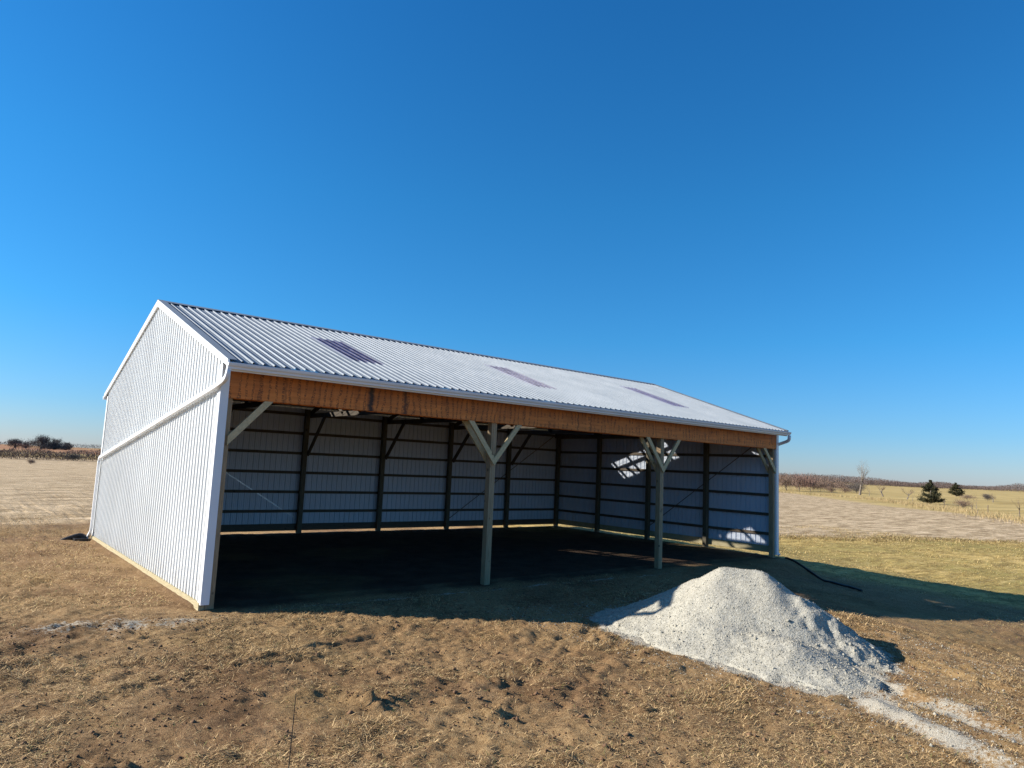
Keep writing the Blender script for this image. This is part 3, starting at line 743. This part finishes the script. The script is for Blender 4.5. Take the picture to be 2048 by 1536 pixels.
# fascia and gutter on both eaves
for s_, ye in ((-1, -OV), (1, DEP+OV)):
    ze = HE; q = s_
    def pp(l): return [(ye+q*a, ze+b_) for a, b_ in l]
    MB().prism(pp([(-.045, -.130), (-.010, -.130), (-.010, -.012), (-.045, -.024)]), 'x', 0.0, LEN).build('fascia_board', M['white_trim'], shed)
    K = [(-.008, -.022), (-.008, -.108), (.052, -.108), (.058, -.082), (.082, -.060), (.092, -.028), (.084, -.018), (.080, -.028), (.074, -.056), (.050, -.078), (.045, -.102), (-.002, -.102), (-.002, -.022)]
    gt = MB().prism(pp(K), 'x', -.055, LEN+.05)
    for xe in (-.0585, LEN+.0505): gt.prism(pp([(-.008, -.022), (-.008, -.108), (.052, -.108), (.058, -.082), (.082, -.060), (.092, -.028)]), 'x', xe, xe+.003)
    gt.build('gutter', M['white_trim'], shed)
# downspouts
def arc(pts, n=5, r=.35):
    out = [Vector(pts[0])]
    for i in range(1, len(pts)-1):
        p0, p1, p2 = Vector(pts[i-1]), Vector(pts[i]), Vector(pts[i+1])
        a = p1+(p0-p1).normalized()*min(r, (p0-p1).length*.48); c = p1+(p2-p1).normalized()*min(r, (p2-p1).length*.48)
        for t in np.linspace(0, 1, n): out.append((1-t)**2*a+2*t*(1-t)*p1+t*t*c)
    return out+[Vector(pts[-1])]
xl = -.072
MB().tube(arc([(xl+.03, -.37, 3.235), (xl+.02, -.35, 3.10), (xl, -.02, 3.02), (xl, 8.46, 1.86), (xl, 8.50, 1.72), (xl, 8.50, .18), (xl-.03, 8.62, .06)], 5, .12), .04, 12, sq=(.055, .074)).build('downspout', M['white_trim'], shed, True)['label'] = 'white downspout slanting across the sunlit gable'
MB().tube(arc([(LEN+.02, -.37, 3.235), (LEN+.02, -.37, 3.10), (LEN+.068, .035, 2.98), (LEN+.068, .035, 2.80), (LEN+.068, .035, .10), (LEN+.10, -.04, .03)], 5, .10), .04, 12, sq=(.058, .078)).build('downspout', M['white_trim'], shed, True)['label'] = 'shaded downspout at the far front corner'
# diagonal bracing straps behind the girts
def strap(p, q): return MB().bar(p, q, .004, .022).build('bracing_strap', M['strap'], shed)
yS = DEP-.0015
MB().bar((.35, yS+.0, 3.11), (4.85, yS, .37), .004, .026, up=(0, 0, 1)).build('bracing_strap', M['strap'], shed)
MB().bar((9.80, DEP-.046, .28), (14.3, DEP-.046, 3.22), .004, .022).build('bracing_strap', M['old_post_backlit_strap'], shed)  # metal strap coloured dark to imitate being lit from behind
MB().bar((LEN-.046, 4.3, .40), (LEN-.046, .35, 3.17), .004, .022).build('bracing_strap', M['old_post_backlit_strap'], shed)  # backlit darkness put into this strap's colour as well

# ------------------------------------------------------------------ small things by the shed
# black splash block / drain inlet at the back left corner
mb = MB()
bx, by = -.22, 8.72; bz = gz(bx, by)
mb.prism([(bx-.15, by-.20), (bx+.12, by-.22), (bx+.16, by+.12), (bx+.02, by+.22), (bx-.18, by+.16)], 'z', bz-.05, bz+.06)
mb.tube(arc([(bx+.08, by-.05, bz+.05), (bx-.02, by+.02, bz+.12), (bx-.28, by+.08, bz+.02), (bx-.42, by+.10, bz-.06)], 5, .1), .055, 12)
o = mb.build('drain_connector', M['black_plastic']); tag(o, 'black plastic drain connector at the foot of the slanting downspout', 'drain connector')
# corrugated black pipe on the ground at the front right corner
cp = []
ctrl = [(LEN+.10, -.08), (14.75, -.45), (14.6, -1.1), (14.45, -1.6), (14.1, -2.2), (13.75, -2.75)]
pts = []
for i in range(len(ctrl)-1):
    for t in np.linspace(0, 1, 60, endpoint=False): pts.append((ctrl[i][0]*(1-t)+ctrl[i+1][0]*t, ctrl[i][1]*(1-t)+ctrl[i+1][1]*t))
ptx = np.convolve([p[0] for p in pts], np.ones(41)/41, 'valid'); pty = np.convolve([p[1] for p in pts], np.ones(41)/41, 'valid')
ptz = ground(ptx, pty); ptz = np.convolve(np.pad(ptz, 12, 'edge'), np.ones(25)/25, 'valid')+.012
rad = [.032+.004*(i % 2) for i in range(len(ptx))]
o = MB().tube(list(zip(ptx, pty, ptz)), rad, 10).build('drain_pipe', M['black_plastic'], None, True)
tag(o, 'black corrugated drain pipe lying in the shade at the far front corner of the shed', 'drain pipe')
# thin dark rod standing in the foreground
o = MB().tube([(-1.765, -7.292, -.12), (-1.762, -7.293, .5), (-1.757, -7.295, .9), (-1.752, -7.297, 1.155)], [.0028, .0026, .0022, .0016], 6).build('marker_rod', M['dark_wire'])
tag(o, 'thin dark rod standing upright in the foreground grass', 'rod')
# ------------------------------------------------------------------ vegetation
def grow(seed, height, levels=4, spread=.6, n0=3, lean=0., r0=.12, splits=3, gnarl=.15, trunk_frac=.3):
    """returns two tube soups: trunk+limbs, twigs"""
    rs = random.Random(seed); T = MB(); W = MB()
    def branch(p, d, L_, r, lv):
        pts = [p]; q = p; dd = d.copy(); n = 4 if lv < 2 else 3
        rr = [r]
        for i in range(n):
            dd = (dd+Vector((rs.gauss(0, gnarl), rs.gauss(0, gnarl), rs.gauss(0, gnarl*.5)+.06))).normalized()
            q = q+dd*(L_/n); pts.append(q); rr.append(r*(1-.55*(i+1)/n))
        (T if lv < 2 else W).tube(pts, rr, 6 if lv < 1 else 4 if lv < 2 else 3, caps=False)
        if lv >= levels: return
        k = splits if lv else n0
        for j in range(k+(1 if lv > 1 else 0)):
            i = rs.randint(2, n) if lv else rs.randint(n-1, n)
            b0 = pts[min(i, n)]
            ang = rs.uniform(0, 2*math.pi); sp = spread*rs.uniform(.6, 1.3)
            side = Vector((math.cos(ang), math.sin(ang), 0))
            nd = (dd*(1-.3*sp)+side*sp+Vector((0, 0, .15))).normalized()
            branch(b0, nd, L_*rs.uniform(.55, .85), rr[min(i, n)]*.7, lv+1)
    branch(Vector((0, 0, -.15)), Vector((lean, 0, 1)).normalized(), height*trunk_frac, r0, 0)
    zmax = max(v[2] for v in T.v+W.v); k = height/zmax
    for B in (T, W): B.v = [(a*k, b_*k, c*k if c > 0 else c) for a, b_, c in B.v]
    return T, W
CAM = Vector((-2.955, -10.045))
def polar(az, d):
    return CAM.x+d*math.sin(R(az)), CAM.y+d*math.cos(R(az))
def gbase(x, y): return float(base_ground(np.array([x]), np.array([y]))[0])
def bare_tree(name, az, d, label, cat='tree', group=None, mats=('bark', 'twig'), rot=0., **kw):
    xx, yy = polar(az, d); root = empty(name, (xx, yy, gbase(xx, yy))); root.rotation_euler.z = rot
    T, W = grow(**kw)
    T.build('trunk', M[mats[0]], root); W.build('crown', M[mats[1]], root)
    tag(root, label, cat, group); return root
bare_tree('bare_tree', 66.0, 205, 'tall leafless tree with a forked crown rising above the fence row', group='leafless trees along the fence row', mats=('bark', 'bark'), seed=17, height=10.2, levels=5, spread=.40, r0=.40, n0=4, splits=3, trunk_frac=.30, gnarl=.10, lean=.02, rot=1.)
bare_tree('bare_tree', 67.5, 196, 'low spreading leafless tree just right of the tall forked tree', group='leafless trees along the fence row', mats=('bark', 'twig'), seed=12, height=3.2, levels=4, spread=.9, r0=.12, n0=4, trunk_frac=.26)
bare_tree('bare_tree', 69.0, 178, 'small leafless tree immediately left of the big dark cedar', group='leafless trees along the fence row', seed=23, height=3.1, levels=4, spread=.85, r0=.11, n0=4, trunk_frac=.3)
bare_tree('bare_tree', 69.35, 165, 'spindly little sapling tucked against the left side of the big cedar', group='leafless trees along the fence row', seed=26, height=1.7, levels=2, spread=.4, r0=.07, n0=2, trunk_frac=.5)
bare_tree('bare_tree', 73.15, 103, 'slender leafless tree with upright limbs standing alone in front of the pasture', group='leafless trees along the fence row', seed=31, height=2.9, levels=4, spread=.55, r0=.055, n0=3, splits=2, trunk_frac=.42)
bare_tree('bare_tree', 75.45, 100, 'leafless tree at the right edge of the photo beside the stubble', group='leafless trees along the fence row', seed=35, height=2.7, levels=4, spread=.55, r0=.06, n0=3, splits=2, trunk_frac=.42)
bare_tree('bare_tree', 74.05, 190, 'small leafless tree far out in the pasture', group='leafless trees along the fence row', mats=('bark', 'twig'), seed=39, height=2.3, levels=4, spread=.7, r0=.08, n0=4, trunk_frac=.3)
bare_tree('bare_tree', 66.6, 200, 'short forked sapling at the right foot of the tall tree', group='leafless trees along the fence row', seed=43, height=1.9, levels=3, spread=.7, r0=.07, trunk_frac=.4)
bare_tree('bare_tree', 71.4, 118, 'twiggy sapling beyond the right side of the big cedar', group='leafless trees along the fence row', seed=47, height=1.1, levels=3, spread=.6, r0=.03, trunk_frac=.4)

def leaf_soup(n, fn, size, cols, seed, flat=.0):
    rg = np.random.default_rng(seed)
    P = fn(n, rg); n = len(P)
    a = rg.normal(0, 1, (n, 3)); a /= np.linalg.norm(a, axis=1)[:, None]
    b_ = rg.normal(0, 1, (n, 3)); b_ -= (b_*a).sum(1)[:, None]*a; b_ /= np.linalg.norm(b_, axis=1)[:, None]
    s = (size*rg.uniform(.5, 1.4, n))[:, None]
    V = np.stack([P-a*s, P+b_*s*.45, P+a*s, P-b_*s*.45], 1).reshape(-1, 3)
    F = np.arange(n*4).reshape(-1, 4)
    t = rg.random((n, 1)); c = np.array(cols[0])*(1-t)+np.array(cols[1])*t
    T = np.repeat(np.concatenate([c, np.ones((n, 1))], 1), 4, axis=0)
    return V, F, T
def cedar(az, d, h, w, label, seed):
    xx, yy = polar(az, d); root = empty('cedar_tree', (xx, yy, gbase(xx, yy)))
    MB().tube([(0, 0, -.2), (.03, 0, h*.5), (0, 0, h*.93)], [.16, .10, .02], 8).build('trunk', M['bark'], root)
    rg0 = np.random.default_rng(seed)
    br = []                            # leafy sprays carried by ascending limbs
    for i in range(46):
        t = rg0.random()**.9; z0 = .02*h+t*h*.84; a = rg0.uniform(0, 2*math.pi)
        L_ = w*.5*(1-t)**.62*rg0.uniform(.55, 1.3)+.10
        br.append((z0, a, L_))
    def fn(n, rg):
        k = rg.integers(0, len(br), n); z0 = np.array([q[0] for q in br])[k]; a = np.array([q[1] for q in br])[k]; L_ = np.array([q[2] for q in br])[k]
        s = rg.random(n)**.6; wd = .09+.20*s*L_*.5
        x_ = np.cos(a)*L_*s+rg.normal(0, 1, n)*wd*.7; y_ = np.sin(a)*L_*s+rg.normal(0, 1, n)*wd*.7
        z_ = z0+L_*s*.26+rg.normal(0, 1, n)*wd*.6
        tp = rg.random(n) < .06; x_ = np.where(tp, rg.normal(0, .12, n), x_); y_ = np.where(tp, rg.normal(0, .12, n), y_); z_ = np.where(tp, h*rg.uniform(.72, 1.02, n), z_)
        return np.stack([x_, y_, np.clip(z_, .05, h)], -1)
    V, F, T = leaf_soup(12000, fn, .115, ((.022, .027, .012), (.070, .064, .030)), seed)
    np_mesh('crown', V, F, M['leaf'], root, attrs={'tint': T})
    tag(root, label, 'cedar', 'cedars by the fence row'); return root
cedar(70.46, 150, 4.3, 4.6, 'big dark evergreen cedar on the fence row by the stubble', 71)
cedar(71.95, 255, 4.2, 4.8, 'smaller rounded dark cedar set back in the golden pasture', 72)

def shrub_soup(n, fn_pos, length, mat, name, parent=None, wid=.035):
    """fine upright twigs as thin triangles"""
    rg = np.random.default_rng(int(n)+7); P = fn_pos(n, rg); n = len(P)
    up = rg.normal(0, .55, (n, 3)); up[:, 2] = np.abs(up[:, 2])+.8; up /= np.linalg.norm(up, axis=1)[:, None]
    sd = rg.normal(0, 1, (n, 3)); sd -= (sd*up).sum(1)[:, None]*up; sd /= np.linalg.norm(sd, axis=1)[:, None]
    L_ = (length*rg.uniform(.5, 1.3, n))[:, None]
    V = np.stack([P-sd*L_*wid, P+sd*L_*wid, P+up*L_], 1).reshape(-1, 3)
    return np_mesh(name, V, np.arange(n*3).reshape(-1, 3), mat, parent)
def shrub(az, d, h, w, label, mat, seed, group, dense=1600, cat='shrub'):
    xx, yy = polar(az, d); root = empty('bare_shrub', (xx, yy, gbase(xx, yy)))
    T, W = grow(seed, h, levels=3, spread=1.0, n0=6, r0=.06*h/3, trunk_frac=.22)
    sc = w/h*.55
    for B in (T, W): B.v = [(a*sc, b_*sc, c) for a, b_, c in B.v]
    T.build('stem', M['bark'], root)
    rg = np.random.default_rng(seed)
    lob = [(rg.normal(0, w*.2), rg.normal(0, w*.2), rg.uniform(.3, .7)*h) for _ in range(8)]
    def fn(n, r_):
        k = r_.integers(0, 8, n); c = np.array(lob)[k]; return c+r_.normal(0, 1, (n, 3))*np.array([w*.16, w*.16, h*.17])
    P = fn(dense, rg); P = P[(P[:, 2] > 0) & (P[:, 2] < h)]
    up = rg.normal(0, .55, (len(P), 3)); up[:, 2] = np.abs(up[:, 2])+.8; up /= np.linalg.norm(up, axis=1)[:, None]
    sd = rg.normal(0, 1, (len(P), 3)); sd -= (sd*up).sum(1)[:, None]*up; sd /= np.linalg.norm(sd, axis=1)[:, None]
    L_ = (h*.22*rg.uniform(.5, 1.3, len(P)))[:, None]
    for a_, b_, c_ in zip(P-sd*L_*.035, P+sd*L_*.035, P+up*L_):
        n_ = len(W.v); W.v += [tuple(a_), tuple(b_), tuple(c_)]; W.f.append((n_, n_+1, n_+2)); W.m.append(0)
    W.build('twigs', M[mat], root)
    tag(root, label, cat, group); return root
gs = 'leafless shrubs along the fence row'
shrub(61.0, 205, 4.4, 5.5, 'reddish leafless shrub nearest the shed corner on the right', 'twig', 81, gs)
shrub(61.9, 215, 4.6, 6.0, 'tall reddish leafless shrub, second from the shed corner', 'twig_red', 82, gs)
shrub(62.7, 222, 4.4, 6.0, 'broad rust-coloured leafless shrub, third from the shed corner', 'twig_red', 83, gs)
shrub(63.35, 215, 3.0, 3.6, 'low dark twiggy shrub at the right end of the thicket', 'twig', 84, gs)
shrub(64.1, 212, 1.7, 2.8, 'knee-high shrub between the thicket and the tall forked tree', 'twig', 85, gs, 2200)
shrub(65.8, 222, 3.0, 5.2, 'dark rounded shrub right behind the trunk of the tall forked tree', 'twig_dark', 86, gs, 2600)
shrub(65.0, 222, 1.9, 4.0, 'low brown shrub left of the tall forked tree', 'twig', 87, gs, 2200)
shrub(72.3, 128, 1.5, 2.8, 'low rounded tan shrub in the grass right of the big cedar', 'twig', 88, gs, 1500)
shrub(73.75, 200, 1.6, 2.0, 'little dark shrub out in the pasture right of the smaller cedar', 'twig_dark', 89, gs, 2200)
shrub(72.6, 215, 1.3, 3.2, 'low ragged shrub at the right foot of the smaller cedar', 'twig', 90, gs, 2200)
shrub(4.92, 140, .75, 1.5, 'lone small bush in the stubble field on the left', 'twig', 91, 'bushes on the left', 2200, 'bush')
shrub(7.35, 196, 1.6, 3.2, 'dark heap-like brush at the foot of the left hedgerow', 'twig_dark', 92, 'bushes on the left', 4200, 'bush')
for az, d, h, w, lb, sd in ((3.9, 700, 8, 9, 'leftmost leafless tree on the horizon', 101), (5.35, 640, 11.5, 14, 'tallest leafless tree on the left horizon, middle of the clump', 102),
                            (6.1, 650, 9.5, 13, 'broad leafless tree right of the tallest one on the left horizon', 103), (6.75, 660, 6.5, 8, 'low leafless tree at the right end of the horizon clump', 104),
                            (4.5, 690, 5.5, 10, 'low reddish leafless tree between the leftmost and the tallest on the horizon', 105)):
    xx, yy = polar(az, d); root = empty('bare_tree', (xx, yy, gbase(xx, yy)))
    T, W = grow(sd, h*1.1, levels=4, spread=.62, n0=7, r0=.30, trunk_frac=.10, splits=4, gnarl=.14)
    T.build('trunk', M['twig_dark'], root); W.build('crown', M['twig_dark'], root)
    rg = np.random.default_rng(sd); lob = np.array([(rg.normal(0, w*.22), rg.normal(0, w*.22), rg.uniform(.08, .62)*h) for _ in range(12)])
    P = lob[rg.integers(0, 12, 5000)]+rg.normal(0, 1, (5000, 3))*np.array([w*.14, w*.14, h*.13]); P = P[(P[:, 2] > .05) & (P[:, 2] < h)]
    shrub_soup(len(P), lambda n, r_: P, h*.10, M['twig_red' if sd == 105 else 'twig_dark'], 'twigs', root, .09)
    tag(root, lb, 'tree', 'trees on the left horizon')

def band(name, pts, depth, hfun, n, length, mat, label, cat, seed):
    """a far-off mass of leafless wood following a polyline on the ground"""
    rg = np.random.default_rng(seed); pts = np.array(pts, float)
    sl = np.linalg.norm(np.diff(pts, axis=0), axis=1); cum = np.concatenate([[0], np.cumsum(sl)])
    s = rg.random(n)*cum[-1]; X = np.interp(s, cum, pts[:, 0]); Y = np.interp(s, cum, pts[:, 1])
    dirx = np.interp(s, cum[:-1], np.diff(pts[:, 0])/sl); diry = np.interp(s, cum[:-1], np.diff(pts[:, 1])/sl)
    off = rg.uniform(-.5, .5, n)*depth; X = X-diry*off; Y = Y+dirx*off
    hh = hfun(s, off/depth); Z = base_ground(X, Y)+hh*rg.random(n)**.75
    P = np.stack([X, Y, Z], -1)
    up = rg.normal(0, .5, (n, 3)); up[:, 2] = np.abs(up[:, 2])+.5; up /= np.linalg.norm(up, axis=1)[:, None]
    sd = rg.normal(0, 1, (n, 3)); sd -= (sd*up).sum(1)[:, None]*up; sd /= np.linalg.norm(sd, axis=1)[:, None]
    L_ = (length*rg.uniform(.5, 1.3, n))[:, None]
    V = np.stack([P-sd*L_*.10, P+sd*L_*.10, P+up*L_], 1).reshape(-1, 3)
    o = np_mesh(name, V, np.arange(n*3).reshape(-1, 3), mat); tag(o, label, cat, kind='stuff'); return o
def hprof(h, sc, seed, lo=.45):
    return lambda s, o: h*(lo+(1-lo)*np.clip(fbm(s/sc, s*0+seed, seed, 4)*1.5-.25, 0, 1.2))*(1-.5*(2*o)**2)
band('hedgerow', [polar(-14, 190), polar(3, 192), polar(6, 200), polar(9, 205), polar(20, 215), polar(35, 240)], 7, hprof(3.4, 9., 3, .5), 42000, .55, M['twig'], 'tangled leafless hedgerow along the far side of the left field', 'hedgerow', 201)
band('woodland', [polar(-20, 1500), polar(10, 1500), polar(35, 1300), polar(52, 1100)], 50, hprof(9, 70., 4, .35), 22000, 2.6, M['twig_dark'], 'thin dark line of distant woods on the left horizon', 'woodland', 202)
band('woodland', [polar(50, 820), polar(60, 700), polar(66, 760), polar(72, 900), polar(80, 980), polar(92, 1000)], 60, hprof(9.6, 34., 5, .28), 130000, 1.25, M['wood_far'], 'brown leafless woods along the right horizon behind the pasture', 'woodland', 203)
band('woodland', [polar(56, 330), polar(61, 320), polar(63.2, 335), polar(65, 380)], 14, lambda s, o: 5.6*np.clip(fbm(s/9., s*0, 6, 3)*2.6-.75, .04, 1.1)*(1-.5*(2*o)**2)*(.5+.5*vnoise(s/2.2, o*3, 8)), 26000, .6, M['twig'], 'reddish leafless thicket beyond the far corner of the shed', 'thicket', 204)
# tall dry grass along the fence row
fr = [polar(60.5, 182), polar(63.5, 172), polar(66, 165), polar(68.5, 148), polar(70.5, 130), polar(72.3, 112), polar(74, 97), polar(77, 84), polar(84, 66)]
rg = np.random.default_rng(77); fp = np.array(fr); sl = np.linalg.norm(np.diff(fp, axis=0), axis=1); cum = np.concatenate([[0], np.cumsum(sl)])
n = 17000; s = rg.random(n)*cum[-1]; X = np.interp(s, cum, fp[:, 0])+rg.normal(0, 1.8, n); Y = np.interp(s, cum, fp[:, 1])+rg.normal(0, 1.8, n)
k = rg.random(n) < .2+1.2*sstep(.42, .62, fbm(s/5., s*0, 9, 3)); X, Y = X[k], Y[k]; n = len(X)
az_ = rg.uniform(0, 6.28, n); ln = rg.uniform(.2, .75, n); Z = base_ground(X, Y)
P = np.stack([X, Y, Z], -1); sd = np.stack([np.cos(az_), np.sin(az_), az_*0], -1)*.017; tp = np.stack([rg.normal(0, .25, n), rg.normal(0, .25, n), np.ones(n)], -1)*ln[:, None]
V = np.stack([P-sd, P+sd, P+tp], 1).reshape(-1, 3); tt = tints(n, (.26, .185, .085), (.56, .43, .23), .03)
o = np_mesh('tall_dry_grass', V, np.arange(n*3).reshape(-1, 3), M['straw'], attrs={'tint': np.repeat(np.concatenate([tt, np.ones((n, 1))], 1), 3, axis=0)})
tag(o, 'tall dry golden grass along the fence row', 'dry grass', kind='stuff')
# old fence posts
for az, d, h, lb in ((71.25, 128, 1.25, 'weathered fence post just right of the big cedar'), (72.85, 112, 1.1, 'reddish weathered fence post left of the slender lone tree'), (73.75, 106, 1.15, 'dark weathered fence post right of the slender lone tree')):
    xx, yy = polar(az, d); o = MB().tube([(0, 0, -.3), (.01, .01, h*.6), (.03, .0, h)], [.05, .05, .045], 8).build('fence_post', M['old_post_backlit_strap']); o.location = (xx, yy, gbase(xx, yy))
    tag(o, lb, 'fence post', 'fence posts in the fence row')

# ------------------------------------------------------------------ light, sky, camera
shade_backer(M['white_steel'], (.60, .65, .75))  # backer coat on inner faces, darkened and blued to imitate interior shade
AZ_L, EL = 38.5, 26.0
ld = Vector((math.cos(R(AZ_L))*math.cos(R(EL)), -math.sin(R(AZ_L))*math.cos(R(EL)), -math.sin(R(EL))))
sun = bpy.data.lights.new('sun', 'SUN'); sun.energy = 5.0; sun.angle = R(.53); sun.color = (1, .93, .82)
so = bpy.data.objects.new('sun', sun); C.objects.link(so); so.rotation_euler = ld.to_track_quat('-Z', 'Y').to_euler(); so.location = (-20, 15, 20)
w = bpy.data.worlds.new('World'); scene.world = w; w.use_nodes = True; nt = w.node_tree
bg = nt.nodes['Background']; sky = nt.nodes.new('ShaderNodeTexSky'); sky.sky_type = 'NISHITA'; sky.sun_disc = False
sky.sun_elevation = R(EL); sky.sun_rotation = math.atan2(-ld.x, -ld.y) % (2*math.pi)
sky.altitude = 300; sky.air_density = 1.0; sky.dust_density = .25; sky.ozone_density = 2.2
tcw = nt.nodes.new('ShaderNodeTexCoord'); sp = nt.nodes.new('ShaderNodeSeparateXYZ'); nt.links.new(tcw.outputs['Generated'], sp.inputs[0])
rp = ramp(nt, sp.outputs[2], [(0., (.60, .74, 1.15)), (.06, (.42, .76, 1.2)), (.18, (.25, .86, 1.32)), (.36, (.20, .93, 1.42)), (.62, (.16, .90, 1.50)), (.80, (.55, .66, .80)), (1., (.60, .66, .78))])
sc2 = mixc(nt, 1.0, sky.outputs[0], rp.outputs[0], 'MULTIPLY')
nt.links.new(sc2, bg.inputs[0]); bg.inputs[1].default_value = .069
cam = bpy.data.cameras.new('camera'); co = bpy.data.objects.new('camera', cam); C.objects.link(co); scene.camera = co
r_ = Vector((.77070061, -.63564519, .04444943)); u_ = Vector((-.10883725, -.06258715, .99208735)); f_ = Vector((.62783359, .76944008, .11741783))
co.matrix_world = Matrix(((r_.x, u_.x, -f_.x, -2.95485), (r_.y, u_.y, -f_.y, -10.04539), (r_.z, u_.z, -f_.z, 2.09594), (0, 0, 0, 1)))
cam.sensor_width = 36; cam.lens = 36*1383.41/2048; cam.clip_start = .05; cam.clip_end = 9000
vs = scene.view_settings; vs.view_transform = 'Standard'; vs.look = 'None'; vs.exposure = .78; vs.gamma = 1; vs.use_curve_mapping = False
scene.cycles.max_bounces = 8; scene.cycles.transparent_max_bounces = 16; scene.cycles.caustics_reflective = False
scene.cycles.use_denoising = True; scene.cycles.denoiser = 'OPENIMAGEDENOISE'; scene.cycles.denoising_prefilter = 'NONE'; scene.cycles.sample_clamp_indirect = 4
